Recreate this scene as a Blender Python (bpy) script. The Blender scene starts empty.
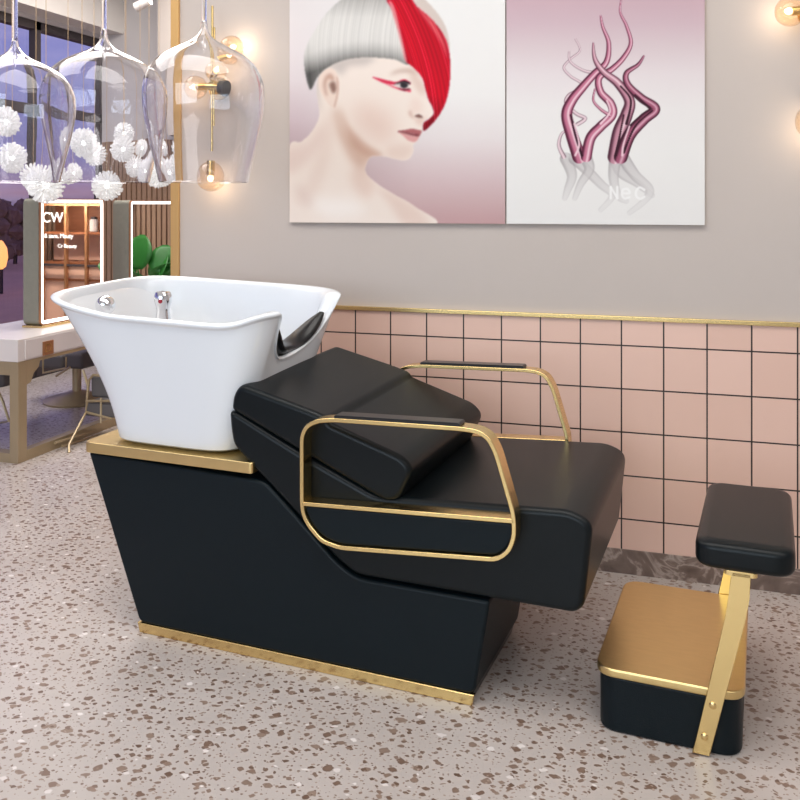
import bpy, bmesh, math, random
import numpy as np
from mathutils import Vector, Matrix
random.seed(7)
S = bpy.context.scene
COL = S.collection
PI = math.pi

# ---------------------------------------------------------------- camera
F, HC, YAW = 890.0, 1.35, math.radians(17.5)
cd = bpy.data.cameras.new('camera'); cam = bpy.data.objects.new('camera', cd); COL.objects.link(cam)
cam.location = (0, 0, HC); cam.rotation_euler = (PI/2, 0, YAW)
cd.sensor_width = 36; cd.lens = F/800*36; cd.shift_y = -197/800; cd.clip_start = .05; cd.clip_end = 200
S.camera = cam
S.view_settings.view_transform = 'Standard'; S.view_settings.look = 'None'
S.view_settings.gamma = 1; S.view_settings.use_curve_mapping = False
S.view_settings.exposure = 0.0

# ---------------------------------------------------------------- sky (dusk)
W = bpy.data.worlds.new('dusk'); S.world = W; W.use_nodes = True
nt = W.node_tree; nt.nodes.clear()
n_out = nt.nodes.new('ShaderNodeOutputWorld'); n_bg = nt.nodes.new('ShaderNodeBackground')
tc = nt.nodes.new('ShaderNodeTexCoord'); sep = nt.nodes.new('ShaderNodeSeparateXYZ')
nt.links.new(tc.outputs['Generated'], sep.inputs[0])
rmp = nt.nodes.new('ShaderNodeValToRGB'); cr = rmp.color_ramp
cr.elements[0].position = 0.0; cr.elements[0].color = (.20, .14, .25, 1)
cr.elements[1].position = .32; cr.elements[1].color = (.17, .15, .50, 1)
for p_, c_ in ((.01, (.42, .27, .38, 1)), (.045, (.26, .23, .50, 1)), (.12, (.34, .35, .70, 1)), (.2, (.26, .26, .62, 1))):
    e = cr.elements.new(p_); e.color = c_
nt.links.new(sep.outputs[2], rmp.inputs[0])
mp = nt.nodes.new('ShaderNodeMapping'); mp.inputs['Scale'].default_value = (3, 3, 14)
nz = nt.nodes.new('ShaderNodeTexNoise'); nz.inputs['Scale'].default_value = 2.2; nz.inputs['Detail'].default_value = 6
nt.links.new(tc.outputs['Generated'], mp.inputs[0]); nt.links.new(mp.outputs[0], nz.inputs[0])
nr = nt.nodes.new('ShaderNodeMapRange'); nr.inputs[1].default_value = .48; nr.inputs[2].default_value = .75; nr.inputs[3].default_value = 0; nr.inputs[4].default_value = .55
nt.links.new(nz.outputs[0], nr.inputs[0])
mx = nt.nodes.new('ShaderNodeMixRGB'); mx.inputs[2].default_value = (.62, .56, .82, 1)
nt.links.new(nr.outputs[0], mx.inputs[0]); nt.links.new(rmp.outputs[0], mx.inputs[1])
nt.links.new(mx.outputs[0], n_bg.inputs[0]); n_bg.inputs[1].default_value = 1.0
nt.links.new(n_bg.outputs[0], n_out.inputs[0])

# ---------------------------------------------------------------- added area lights, fixtures unseen (overhead fill and cool front fill)
def area(name, loc, sx, sy, power, color=(1, 1, 1), target=None):
    l = bpy.data.lights.new(name, 'AREA'); l.shape = 'RECTANGLE'; l.size = sx; l.size_y = sy
    l.energy = power; l.color = color
    o = bpy.data.objects.new(name, l); COL.objects.link(o); o.location = loc
    if target: o.rotation_euler = (Vector(target)-Vector(loc)).to_track_quat('-Z', 'Y').to_euler()
    return o
area('overhead_fill_light', (-.7, 1.5, 3.2), 2.6, 1.6, 56, (1, .97, .93))  # added soft lights standing for unseen downlights, no panels built
area('overhead_fill_light', (1.6, .6, 3.2), 1.6, 2.0, 26, (1, .97, .93))
area('overhead_fill_light', (-3.1, 2.6, 3.2), 1.4, 2.6, 45, (1, .96, .92))
area('overhead_fill_light', (-3.0, 5.2, 3.2), 1.6, 1.8, 85, (1, .95, .9))
area('front_fill_light', (-1.6, -3.4, 2.0), 4.4, 2.2, 150, (.76, .89, 1), (-.7, 2.5, .6))  # added cool fill from behind the camera, no window built there

# ---------------------------------------------------------------- pixel helpers: intersect a sight line with a real plane
CA, SA = math.cos(YAW), math.sin(YAW)
def ray(px, py):
    x, z = (px-400)/F, -(py-203)/F
    return (x*CA-SA, x*SA+CA, z)
def onY(px, py, Y):
    r = ray(px, py); t = Y/r[1]; return Vector((r[0]*t, Y, HC+r[2]*t))
def onX(px, py, X):
    r = ray(px, py); t = X/r[0]; return Vector((X, r[1]*t, HC+r[2]*t))
def onZ(px, py, Z=0):
    r = ray(px, py); t = (Z-HC)/r[2]; return Vector((r[0]*t, r[1]*t, Z))

# ---------------------------------------------------------------- materials
def srgb(r, g, b):
    f = lambda v: v/12.92 if v <= .04045 else ((v+.055)/1.055)**2.4
    return (f(r/255), f(g/255), f(b/255), 1)
MATS = {}
def mat(name, col, rough=.5, metal=0, noise=0, nscale=8, bump=0, bscale=200, spec=.5, coat=0, emit=None, estr=0, trans=0, ior=1.45, stretch=None):
    m = bpy.data.materials.new(name); m.use_nodes = True
    t = m.node_tree; b = t.nodes['Principled BSDF']
    b.inputs['Base Color'].default_value = col; b.inputs['Roughness'].default_value = rough
    b.inputs['Metallic'].default_value = metal; b.inputs['Specular IOR Level'].default_value = spec
    b.inputs['Coat Weight'].default_value = coat; b.inputs['Coat Roughness'].default_value = .08
    b.inputs['Transmission Weight'].default_value = trans; b.inputs['IOR'].default_value = ior
    if emit: b.inputs['Emission Color'].default_value = emit; b.inputs['Emission Strength'].default_value = estr
    c = t.nodes.new('ShaderNodeTexCoord'); v = c.outputs['Object']
    if stretch:
        g = t.nodes.new('ShaderNodeMapping'); g.inputs['Scale'].default_value = stretch
        t.links.new(v, g.inputs[0]); v = g.outputs[0]
    if noise:
        n = t.nodes.new('ShaderNodeTexNoise'); n.inputs['Scale'].default_value = nscale; n.inputs['Detail'].default_value = 5
        t.links.new(v, n.inputs[0])
        x = t.nodes.new('ShaderNodeMixRGB'); x.blend_type = 'MIX'
        x.inputs[1].default_value = tuple(k*(1-noise) for k in col[:3])+(1,)
        x.inputs[2].default_value = tuple(min(1, k*(1+noise)) for k in col[:3])+(1,)
        t.links.new(n.outputs[0], x.inputs[0]); t.links.new(x.outputs[0], b.inputs['Base Color'])
    if bump:
        n = t.nodes.new('ShaderNodeTexNoise'); n.inputs['Scale'].default_value = bscale; n.inputs['Detail'].default_value = 4
        t.links.new(v, n.inputs[0])
        u = t.nodes.new('ShaderNodeBump'); u.inputs['Strength'].default_value = bump; u.inputs['Distance'].default_value = .002
        t.links.new(n.outputs[0], u.inputs['Height']); t.links.new(u.outputs[0], b.inputs['Normal'])
    MATS[name] = m
    return m
LEATHER = mat('black_leather', (.0045, .0072, .0085, 1), .31, noise=.15, nscale=5, bump=.2, bscale=420, spec=.25)
LEATHER_B = mat('black_leather_cool_light', (.0026, .0075, .0105, 1), .42, noise=.12, nscale=4, bump=.2, bscale=420, spec=.24)  # same black leather, blue of the cool front light put into its colour
BRASS = mat('brushed_brass', srgb(232, 204, 142), .25, 1, noise=.04, nscale=14, bump=.05, bscale=60, stretch=(1, 1, 14))
BRASS_SHEET = mat('satin_brass_sheet', srgb(226, 200, 140), .3, 1, noise=.07, nscale=6, bump=.08, bscale=50, stretch=(3, 14, 3))
DULL_BRASS = mat('dull_champagne_brass', srgb(182, 164, 132), .38, .55, noise=.1, nscale=6)
CERAMIC = mat('white_ceramic', (.80, .83, .86, 1), .13, coat=.3, noise=.01)
CHROME = mat('chrome', (.8, .81, .83, 1), .07, 1, noise=.02)
BLACK = mat('black_rubber', (.012, .012, .013, 1), .28, noise=.1, bump=.1)
RED = mat('red_enamel', (.35, .02, .04, 1), .3, noise=.05)
WHITE_LAC = mat('white_lacquer', srgb(222, 214, 210), .3, noise=.03)
MIRROR = mat('mirror_glass', (.9, .9, .9, 1), .02, 1, noise=.01)
BRONZE = mat('bronze_frame', srgb(176, 124, 86), .35, .5, noise=.1)
FELT = mat('grey_green_shell', srgb(132, 130, 118), .7, noise=.1, nscale=40)
LED = mat('led_strip', (1, 1, 1, 1), .5, emit=(1, .98, .95, 1), estr=2.2, noise=.01)
DARKFRAME = mat('dark_window_frame', srgb(62, 54, 56), .5, noise=.1)
PLASTER = mat('warm_plaster', srgb(194, 184, 177), .8, noise=.03, nscale=3, bump=.1, bscale=60)
PLASTER_W = mat('pale_plaster', srgb(205, 200, 200), .8, noise=.03, nscale=4, bump=.15, bscale=50)
CEIL = mat('white_ceiling_paint', srgb(225, 220, 215), .85, noise=.02)
GOLD_TRIM = mat('matt_gold_trim', srgb(214, 172, 112), .42, .55, noise=.06)
GREY_PAD = mat('grey_upholstery', srgb(96, 92, 92), .6, noise=.12, bump=.2)
LEAF = mat('green_leaf', srgb(40, 110, 40), .4, noise=.35, nscale=9)
POT = mat('clay_pot', srgb(150, 120, 95), .7, noise=.1)
CORD = mat('champagne_cord', srgb(200, 170, 130), .5, noise=.05)
TREE = mat('dark_foliage', srgb(140, 112, 96), .9, noise=.4, nscale=3)
TRUNK = mat('dark_bark', srgb(52, 44, 52), .9, noise=.3)
GROUND = mat('evening_ground', srgb(225, 180, 140), .9, noise=.25, nscale=1)
WINGLOW = mat('lit_lantern', (1, .5, .15, 1), .5, emit=(1, .42, .12, 1), estr=1.6, noise=.01)
CABPINK = mat('pale_pink_panel', srgb(226, 180, 156), .6, noise=.08)
CABWOOD = mat('cabinet_wood', srgb(130, 78, 50), .5, noise=.2, nscale=6, stretch=(1, 1, 8))
SIGNW = mat('white_lettering', (.9, .9, .9, 1), .5, emit=(1, .97, .93, 1), estr=.6, noise=.01)
BULB = mat('lit_bulb', (1, .9, .75, 1), .5, emit=(1, .86, .66, 1), estr=2.2, noise=.01)

def glass(name, tint=(1, 1, 1, 1), rough=0.0, ior=1.45):
    m = bpy.data.materials.new(name); m.use_nodes = True; t = m.node_tree; b = t.nodes['Principled BSDF']
    b.inputs['Base Color'].default_value = tint; b.inputs['Roughness'].default_value = rough
    b.inputs['Transmission Weight'].default_value = 1; b.inputs['IOR'].default_value = ior
    c = t.nodes.new('ShaderNodeTexCoord'); n = t.nodes.new('ShaderNodeTexNoise'); n.inputs['Scale'].default_value = 9
    t.links.new(c.outputs['Object'], n.inputs[0])
    u = t.nodes.new('ShaderNodeBump'); u.inputs['Strength'].default_value = .15; u.inputs['Distance'].default_value = .004
    t.links.new(n.outputs[0], u.inputs['Height']); t.links.new(u.outputs[0], b.inputs['Normal'])
    return m
GOBLET = glass('clear_blown_glass', (.95, .95, .97, 1))
def thin_glass(name, tint=(.93, .93, .96, 1), pw=4, gain=.5):
    m = bpy.data.materials.new(name); m.use_nodes = True; t = m.node_tree; t.nodes.clear()
    o = t.nodes.new('ShaderNodeOutputMaterial'); a = t.nodes.new('ShaderNodeBsdfTransparent'); g = t.nodes.new('ShaderNodeBsdfGlossy')
    g.inputs['Roughness'].default_value = .02; a.inputs[0].default_value = tint
    l0 = t.nodes.new('ShaderNodeLayerWeight'); l0.inputs[0].default_value = .5
    l1 = t.nodes.new('ShaderNodeMath'); l1.operation = 'POWER'; l1.inputs[1].default_value = pw; t.links.new(l0.outputs['Facing'], l1.inputs[0])
    l = t.nodes.new('ShaderNodeMath'); l.operation = 'MULTIPLY_ADD'; l.inputs[1].default_value = gain; l.inputs[2].default_value = .04; t.links.new(l1.outputs[0], l.inputs[0]); x = t.nodes.new('ShaderNodeMixShader')
    n = t.nodes.new('ShaderNodeTexNoise'); n.inputs['Scale'].default_value = 3
    u = t.nodes.new('ShaderNodeBump'); u.inputs['Strength'].default_value = .05; t.links.new(n.outputs[0], u.inputs['Height']); t.links.new(u.outputs[0], g.inputs['Normal'])
    t.links.new(l.outputs[0], x.inputs[0]); t.links.new(a.outputs[0], x.inputs[1]); t.links.new(g.outputs[0], x.inputs[2]); t.links.new(x.outputs[0], o.inputs[0])
    return m
PANE = thin_glass('window_glass'); AMBER = thin_glass('pale_amber_glass', (1, .90, .78, 1), 2.2, .75)
# crystal: faceted glass with faint emission added for brightness, part translucent white part glossy
def crystal():
    m = bpy.data.materials.new('cut_crystal'); m.use_nodes = True; t = m.node_tree; t.nodes.clear()
    o = t.nodes.new('ShaderNodeOutputMaterial')
    a = t.nodes.new('ShaderNodeBsdfGlass'); a.inputs['IOR'].default_value = 1.5; a.inputs['Roughness'].default_value = .03; a.inputs[0].default_value = (1, 1, 1, 1)
    d = t.nodes.new('ShaderNodeBsdfDiffuse'); d.inputs[0].default_value = (.95, .95, .96, 1)
    e = t.nodes.new('ShaderNodeEmission'); e.inputs[0].default_value = (1, .97, .92, 1); e.inputs[1].default_value = .10
    c = t.nodes.new('ShaderNodeTexCoord'); n = t.nodes.new('ShaderNodeTexNoise'); n.inputs['Scale'].default_value = 55
    t.links.new(c.outputs['Object'], n.inputs[0])
    r = t.nodes.new('ShaderNodeMapRange'); r.inputs[1].default_value = .42; r.inputs[2].default_value = .58; r.inputs[3].default_value = .25; r.inputs[4].default_value = .75
    t.links.new(n.outputs[0], r.inputs[0])
    x = t.nodes.new('ShaderNodeMixShader'); t.links.new(r.outputs[0], x.inputs[0]); t.links.new(a.outputs[0], x.inputs[1]); t.links.new(d.outputs[0], x.inputs[2])
    y = t.nodes.new('ShaderNodeAddShader'); t.links.new(x.outputs[0], y.inputs[0]); t.links.new(e.outputs[0], y.inputs[1])
    t.links.new(y.outputs[0], o.inputs[0])
    return m
CRYSTAL = crystal()
CORE = mat('added_glow_core', (1, 1, 1, 1), .5, emit=(1, .97, .92, 1), estr=3, noise=.01)  # glowing centre added to brighten the crystal spikes

def terrazzo():
    m = bpy.data.materials.new('terrazzo'); m.use_nodes = True; t = m.node_tree; b = t.nodes['Principled BSDF']
    L = t.links.new; N = t.nodes.new
    c = N('ShaderNodeTexCoord')
    n0 = N('ShaderNodeTexNoise'); n0.inputs['Scale'].default_value = 34; n0.inputs['Detail'].default_value = 2
    L(c.outputs['Object'], n0.inputs[0])
    va = N('ShaderNodeVectorMath'); va.operation = 'SCALE'; va.inputs[3].default_value = .022
    L(n0.outputs['Color'], va.inputs[0])
    vb = N('ShaderNodeVectorMath'); vb.operation = 'ADD'; L(c.outputs['Object'], vb.inputs[0]); L(va.outputs[0], vb.inputs[1])
    base = N('ShaderNodeTexNoise'); base.inputs['Scale'].default_value = 2.5; base.inputs['Detail'].default_value = 8
    L(c.outputs['Object'], base.inputs[0])
    bm_ = N('ShaderNodeMixRGB'); bm_.inputs[1].default_value = srgb(174, 164, 157); bm_.inputs[2].default_value = srgb(208, 200, 195)
    L(base.outputs[0], bm_.inputs[0]); col = bm_.outputs[0]
    for sc, lo, hi, c1, c2, off in ((19, .06, .30, srgb(122, 98, 84), srgb(152, 132, 118), 0), (32, .03, .33, srgb(112, 88, 74), srgb(148, 126, 112), 3.3), (60, .0, .30, srgb(136, 116, 102), srgb(176, 158, 146), 7.7), (15, -.3, .20, srgb(226, 220, 216), srgb(214, 206, 202), 5.1)):
        g = N('ShaderNodeMapping'); g.inputs['Scale'].default_value = (1, 1.25, 0); g.inputs['Location'].default_value = (off, off*.7, 0); L(vb.outputs[0], g.inputs[0])
        v = N('ShaderNodeTexVoronoi'); v.voronoi_dimensions = '2D'; v.distance = 'MINKOWSKI'; v.inputs['Exponent'].default_value = 1.4; v.inputs['Scale'].default_value = sc
        L(g.outputs[0], v.inputs['Vector'])
        s = N('ShaderNodeSeparateColor'); L(v.outputs['Color'], s.inputs[0])
        r = N('ShaderNodeMapRange'); r.inputs[3].default_value = lo; r.inputs[4].default_value = hi; L(s.outputs[0], r.inputs[0])
        k = N('ShaderNodeMath'); k.operation = 'SUBTRACT'; L(r.outputs[0], k.inputs[0]); L(v.outputs['Distance'], k.inputs[1])
        k2 = N('ShaderNodeMath'); k2.operation = 'MULTIPLY'; k2.use_clamp = True; k2.inputs[1].default_value = 18; L(k.outputs[0], k2.inputs[0])
        cc = N('ShaderNodeMixRGB'); cc.inputs[1].default_value = c1; cc.inputs[2].default_value = c2; L(s.outputs[1], cc.inputs[0])
        x = N('ShaderNodeMixRGB'); L(k2.outputs[0], x.inputs[0]); L(col, x.inputs[1]); L(cc.outputs[0], x.inputs[2]); col = x.outputs[0]
    L(col, b.inputs['Base Color']); b.inputs['Roughness'].default_value = .3; b.inputs['Specular IOR Level'].default_value = .45
    return m
TERRAZZO = terrazzo()

def tiles():
    m = bpy.data.materials.new('pink_square_tiles'); m.use_nodes = True; t = m.node_tree; b = t.nodes['Principled BSDF']
    L = t.links.new; N = t.nodes.new
    c = N('ShaderNodeTexCoord'); s = N('ShaderNodeSeparateXYZ'); L(c.outputs['Object'], s.inputs[0])
    def line(out, off, pitch, w):
        a = N('ShaderNodeMath'); a.operation = 'SUBTRACT'; L(out, a.inputs[0]); a.inputs[1].default_value = off
        d = N('ShaderNodeMath'); d.operation = 'DIVIDE'; L(a.outputs[0], d.inputs[0]); d.inputs[1].default_value = pitch
        f = N('ShaderNodeMath'); f.operation = 'ROUND'; L(d.outputs[0], f.inputs[0])
        e = N('ShaderNodeMath'); e.operation = 'SUBTRACT'; L(d.outputs[0], e.inputs[0]); L(f.outputs[0], e.inputs[1])
        g = N('ShaderNodeMath'); g.operation = 'ABSOLUTE'; L(e.outputs[0], g.inputs[0])
        h = N('ShaderNodeMath'); h.operation = 'LESS_THAN'; L(g.outputs[0], h.inputs[0]); h.inputs[1].default_value = w/pitch/2
        fl = N('ShaderNodeMath'); fl.operation = 'FLOOR'; L(d.outputs[0], fl.inputs[0])
        return h.outputs[0], fl.outputs[0]
    a1, f1 = line(s.outputs[0], -.206, .1478, .0052); a2, f2 = line(s.outputs[2], .830, .158, .0052)
    mxm = N('ShaderNodeMath'); mxm.operation = 'MAXIMUM'; L(a1, mxm.inputs[0]); L(a2, mxm.inputs[1])
    cv = N('ShaderNodeCombineXYZ'); L(f1, cv.inputs[0]); L(f2, cv.inputs[1])
    wn = N('ShaderNodeTexWhiteNoise'); wn.noise_dimensions = '2D'; L(cv.outputs[0], wn.inputs[0])
    pc = N('ShaderNodeMixRGB'); pc.inputs[1].default_value = srgb(223, 186, 169); pc.inputs[2].default_value = srgb(230, 194, 178); L(wn.outputs[0], pc.inputs[0])
    x = N('ShaderNodeMixRGB'); L(mxm.outputs[0], x.inputs[0]); L(pc.outputs[0], x.inputs[1]); x.inputs[2].default_value = srgb(38, 28, 26)
    L(x.outputs[0], b.inputs['Base Color']); b.inputs['Roughness'].default_value = .35
    n = N('ShaderNodeTexNoise'); n.inputs['Scale'].default_value = 70; L(c.outputs['Object'], n.inputs[0])
    inv = N('ShaderNodeMath'); inv.operation = 'MULTIPLY_ADD'; L(n.outputs[0], inv.inputs[0]); inv.inputs[1].default_value = .25
    sb = N('ShaderNodeMath'); sb.operation = 'SUBTRACT'; sb.inputs[0].default_value = 1; L(mxm.outputs[0], sb.inputs[1]); L(sb.outputs[0], inv.inputs[2])
    u = N('ShaderNodeBump'); u.inputs['Strength'].default_value = .5; u.inputs['Distance'].default_value = .002
    L(inv.outputs[0], u.inputs['Height']); L(u.outputs[0], b.inputs['Normal'])
    return m
TILES = tiles()

def marble():
    m = bpy.data.materials.new('brown_marble'); m.use_nodes = True; t = m.node_tree; b = t.nodes['Principled BSDF']
    L = t.links.new; N = t.nodes.new
    c = N('ShaderNodeTexCoord'); n = N('ShaderNodeTexNoise'); n.inputs['Scale'].default_value = 7; n.inputs['Detail'].default_value = 9; n.inputs['Distortion'].default_value = 1.8
    L(c.outputs['Object'], n.inputs[0]); r = N('ShaderNodeValToRGB'); e = r.color_ramp.elements
    e[0].position = .3; e[0].color = srgb(92, 76, 68); e[1].position = .7; e[1].color = srgb(158, 140, 130)
    q = e.new(.5); q.color = srgb(124, 106, 97); q = e.new(.56); q.color = srgb(176, 160, 150); q = e.new(.6); q.color = srgb(122, 104, 95)
    L(n.outputs[0], r.inputs[0]); L(r.outputs[0], b.inputs['Base Color']); b.inputs['Roughness'].default_value = .35
    return m
MARBLE = marble()

def slats_mat():
    return mat('brown_wood_slats', srgb(150, 120, 98), .55, noise=.18, nscale=9, stretch=(4, 4, .6))
SLATS = slats_mat(); SLATGAP = mat('dark_slat_gap', srgb(74, 56, 46), .8, noise=.1)

# ---------------------------------------------------------------- mesh helpers
def mesh_obj(name, bm, m=None, parent=None, smooth=True, wn=False, mats=None):
    bmesh.ops.recalc_face_normals(bm, faces=bm.faces[:])
    me = bpy.data.meshes.new(name); bm.to_mesh(me); bm.free()
    for x in (mats or [m]):
        if x: me.materials.append(x)
    if smooth:
        for p in me.polygons: p.use_smooth = True
        me.set_sharp_from_angle(angle=math.radians(42))
    o = bpy.data.objects.new(name, me); COL.objects.link(o)
    if parent: o.parent = parent
    if wn:
        w = o.modifiers.new('wn', 'WEIGHTED_NORMAL'); w.keep_sharp = True; w.weight = 90
    return o
def empty(name, loc, rz=0):
    o = bpy.data.objects.new(name, None); COL.objects.link(o); o.location = loc; o.rotation_euler = (0, 0, rz); o.empty_display_size = .1
    return o
def tag(o, label, cat, group=None):
    o['label'] = label; o['category'] = cat
    if group: o['group'] = group
    return o
def struct(o):
    o['kind'] = 'structure'; return o
def box(bm, x0, x1, y0, y1, z0, z1, bev=0, seg=2):
    r = bmesh.ops.create_cube(bm, size=1)
    for v in r['verts']:
        v.co = Vector((x0+(v.co.x+.5)*(x1-x0), y0+(v.co.y+.5)*(y1-y0), z0+(v.co.z+.5)*(z1-z0)))
    if bev:
        ed = list({e for v in r['verts'] for e in v.link_edges})
        bmesh.ops.bevel(bm, geom=ed, offset=bev, segments=seg, profile=.5, affect='EDGES')
    return bm
def boxo(name, dims, m, parent=None, bev=0, seg=2):
    return mesh_obj(name, box(bmesh.new(), *dims, bev=bev, seg=seg), m, parent, wn=bev > 0)
def fillet(pts, r, n=5, closed=True):
    """round the corners of a 2D polygon; r may be a list"""
    out = []; N_ = len(pts)
    for i, p in enumerate(pts):
        rr = r[i] if isinstance(r, (list, tuple)) else r
        if not closed and i in (0, N_-1): out.append(p); continue
        a = Vector(pts[i-1]); b = Vector(p); c = Vector(pts[(i+1) % N_])
        d1 = (a-b); d2 = (c-b); k = min(rr, d1.length*.48, d2.length*.48)
        if k < 1e-5: out.append(tuple(b)); continue
        p1 = b+d1.normalized()*k; p2 = b+d2.normalized()*k
        for j in range(n+1):
            t = j/n; q = p1*(1-t)**2+b*2*t*(1-t)+p2*t*t; out.append(tuple(q))
    return out
def prism(pts, y0, y1, bev=0, seg=4, shear=0, xs=0, crown=0):
    """extrude an (x,z) outline along y, round its two rims"""
    bm = bmesh.new()
    va = [bm.verts.new((x, y0, z)) for x, z in pts]; vb = [bm.verts.new((x, y1, z)) for x, z in pts]
    n = len(pts); fa = bm.faces.new(va); fb = bm.faces.new(vb[::-1])
    for i in range(n): bm.faces.new((va[i], vb[i], vb[(i+1) % n], va[(i+1) % n]))
    if bev:
        ed = list(fa.edges)+list(fb.edges)
        bmesh.ops.bevel(bm, geom=ed, offset=bev, segments=seg, profile=.5, affect='EDGES', clamp_overlap=True)
    for v in bm.verts: v.co.z += shear*v.co.y; v.co.x += xs*v.co.y
    return bm
def soft(poly, rad, h0, h1, b, seg=5, n=5, axis='y', shear=0, xs=0, puff=0):
    """padded block: a sharp outline with per-corner radii, extruded along an axis with truly rounded rims"""
    P = [Vector(p) for p in poly]; N_ = len(P)
    ar = sum(P[i].x*P[(i+1) % N_].y-P[(i+1) % N_].x*P[i].y for i in range(N_)); s = 1 if ar > 0 else -1
    if not isinstance(rad, (list, tuple)): rad = [rad]*N_
    def outline(d):
        out = []; Q = []; K = []
        for i in range(N_):
            d1 = (P[i]-P[i-1]).normalized(); d2 = (P[(i+1) % N_]-P[i]).normalized()
            n1 = Vector((-d1.y, d1.x))*s; n2 = Vector((-d2.y, d2.x))*s; m_ = (n1+n2).normalized()
            Q.append(P[i]+m_*d/max(.35, m_.dot(n1))); K.append((d1.x*d2.y-d1.y*d2.x)*s)
        for i in range(N_):
            r = max(.0006, rad[i]-d if K[i] > 0 else rad[i]+d)
            a = Q[i-1]-Q[i]; c = Q[(i+1) % N_]-Q[i]; k = min(r, a.length*.48, c.length*.48)
            p1 = Q[i]+a.normalized()*k; p2 = Q[i]+c.normalized()*k
            for j in range(n+1):
                t = j/n; out.append(p1*(1-t)**2+Q[i]*2*t*(1-t)+p2*t*t)
        return out
    lv = [(b+.012, h0-puff)] if puff else []
    lv += [(b*(1-math.sin(PI/2*j/seg)), h0+b*(1-math.cos(PI/2*j/seg))) for j in range(seg+1)]
    lv += [(b*(1-math.cos(PI/2*j/seg)), h1-b*(1-math.sin(PI/2*j/seg))) for j in range(seg+1)]
    if puff: lv.append((b+.012, h1+puff))
    bm = bmesh.new(); R_ = []
    for d, h in lv:
        R_.append([bm.verts.new((p.x, h, p.y) if axis == 'y' else (p.x, p.y, h)) for p in outline(d)])
    for A, B in zip(R_[:-1], R_[1:]):
        for i in range(len(A)): bm.faces.new((A[i], A[(i+1) % len(A)], B[(i+1) % len(A)], B[i]))
    bm.faces.new(R_[0][::-1]); bm.faces.new(R_[-1])
    if shear or xs:
        for v in bm.verts: v.co.z += shear*v.co.y; v.co.x += xs*v.co.y
    return bm
def slab(pts, z0, z1, bev=0, seg=3):
    """extrude an (x,y) outline along z"""
    bm = bmesh.new()
    va = [bm.verts.new((x, y, z0)) for x, y in pts]; vb = [bm.verts.new((x, y, z1)) for x, y in pts]
    n = len(pts); fa = bm.faces.new(va); fb = bm.faces.new(vb[::-1])
    for i in range(n): bm.faces.new((va[i], vb[i], vb[(i+1) % n], va[(i+1) % n]))
    if bev: bmesh.ops.bevel(bm, geom=list(fb.edges)+list(fa.edges), offset=bev, segments=seg, profile=.5, affect='EDGES', clamp_overlap=True)
    return bm
def tube(bm, pts, r, n=8, caps=True):
    pts = [Vector(p) for p in pts]; rings = []; up = None
    for i, p in enumerate(pts):
        d = (pts[min(i+1, len(pts)-1)]-pts[max(i-1, 0)]).normalized()
        if up is None or abs(up.dot(d)) > .95: up = d.orthogonal().normalized()
        a = d.cross(up).normalized(); b = a.cross(d).normalized(); up = b
        rr = r[i] if isinstance(r, (list, tuple)) else r
        rings.append([bm.verts.new(p+(a*math.cos(2*PI*k/n)+b*math.sin(2*PI*k/n))*rr) for k in range(n)])
    for i in range(len(rings)-1):
        for k in range(n): bm.faces.new((rings[i][k], rings[i][(k+1) % n], rings[i+1][(k+1) % n], rings[i+1][k]))
    if caps: bm.faces.new(rings[0][::-1]); bm.faces.new(rings[-1])
    return bm
def lathe(prof, n=48, bm=None, c=(0, 0, 0), close=False):
    """revolve (radius, z) profile; radius 0 ends are welded"""
    bm = bm or bmesh.new(); rings = []
    for r, z in prof:
        if r < 1e-6: rings.append([bm.verts.new((c[0], c[1], c[2]+z))])
        else: rings.append([bm.verts.new((c[0]+r*math.cos(2*PI*k/n), c[1]+r*math.sin(2*PI*k/n), c[2]+z)) for k in range(n)])
    pr = list(zip(rings[:-1], rings[1:]))
    if close: pr.append((rings[-1], rings[0]))
    for A, B in pr:
        for k in range(n):
            k2 = (k+1) % n
            if len(A) == 1 and len(B) == 1: break
            if len(A) == 1: bm.faces.new((A[0], B[k], B[k2]))
            elif len(B) == 1: bm.faces.new((A[k], A[k2], B[0]))
            else: bm.faces.new((A[k], A[k2], B[k2], B[k]))
    return bm
def ball(bm, c, r, u=20, v=12):
    x = bmesh.ops.create_uvsphere(bm, u_segments=u, v_segments=v, radius=r)
    for q in x['verts']: q.co += Vector(c)
    return bm
def band(outer, t, y0, y1, bev=.0015):
    """flat strip of thickness t following a closed (x,z) outline, width y0..y1"""
    n = len(outer); P = [Vector(p) for p in outer]; inner = []
    ar = sum(P[i].x*P[(i+1) % n].y-P[(i+1) % n].x*P[i].y for i in range(n)); s = 1 if ar > 0 else -1
    for i in range(n):
        d1 = (P[i]-P[i-1]).normalized(); d2 = (P[(i+1) % n]-P[i]).normalized()
        n1 = Vector((-d1.y, d1.x))*s; n2 = Vector((-d2.y, d2.x))*s; m_ = (n1+n2).normalized()
        inner.append(P[i]+m_*t/max(.4, m_.dot(n1)))
    bm = bmesh.new(); v = lambda p, y: bm.verts.new((p.x, y, p.y))
    A = [v(p, y0) for p in P]; B = [v(p, y0) for p in inner]; C_ = [v(p, y1) for p in P]; D = [v(p, y1) for p in inner]
    for i in range(n):
        j = (i+1) % n
        bm.faces.new((A[i], A[j], B[j], B[i])); bm.faces.new((C_[i], D[i], D[j], C_[j]))
        bm.faces.new((A[i], C_[i], C_[j], A[j])); bm.faces.new((B[i], B[j], D[j], D[i]))
    return bm, inner
def copy_tree(o, parent=None):
    c = o.copy(); COL.objects.link(c); c.parent = parent
    for ch in list(o.children): copy_tree(ch, c)
    return c

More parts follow.
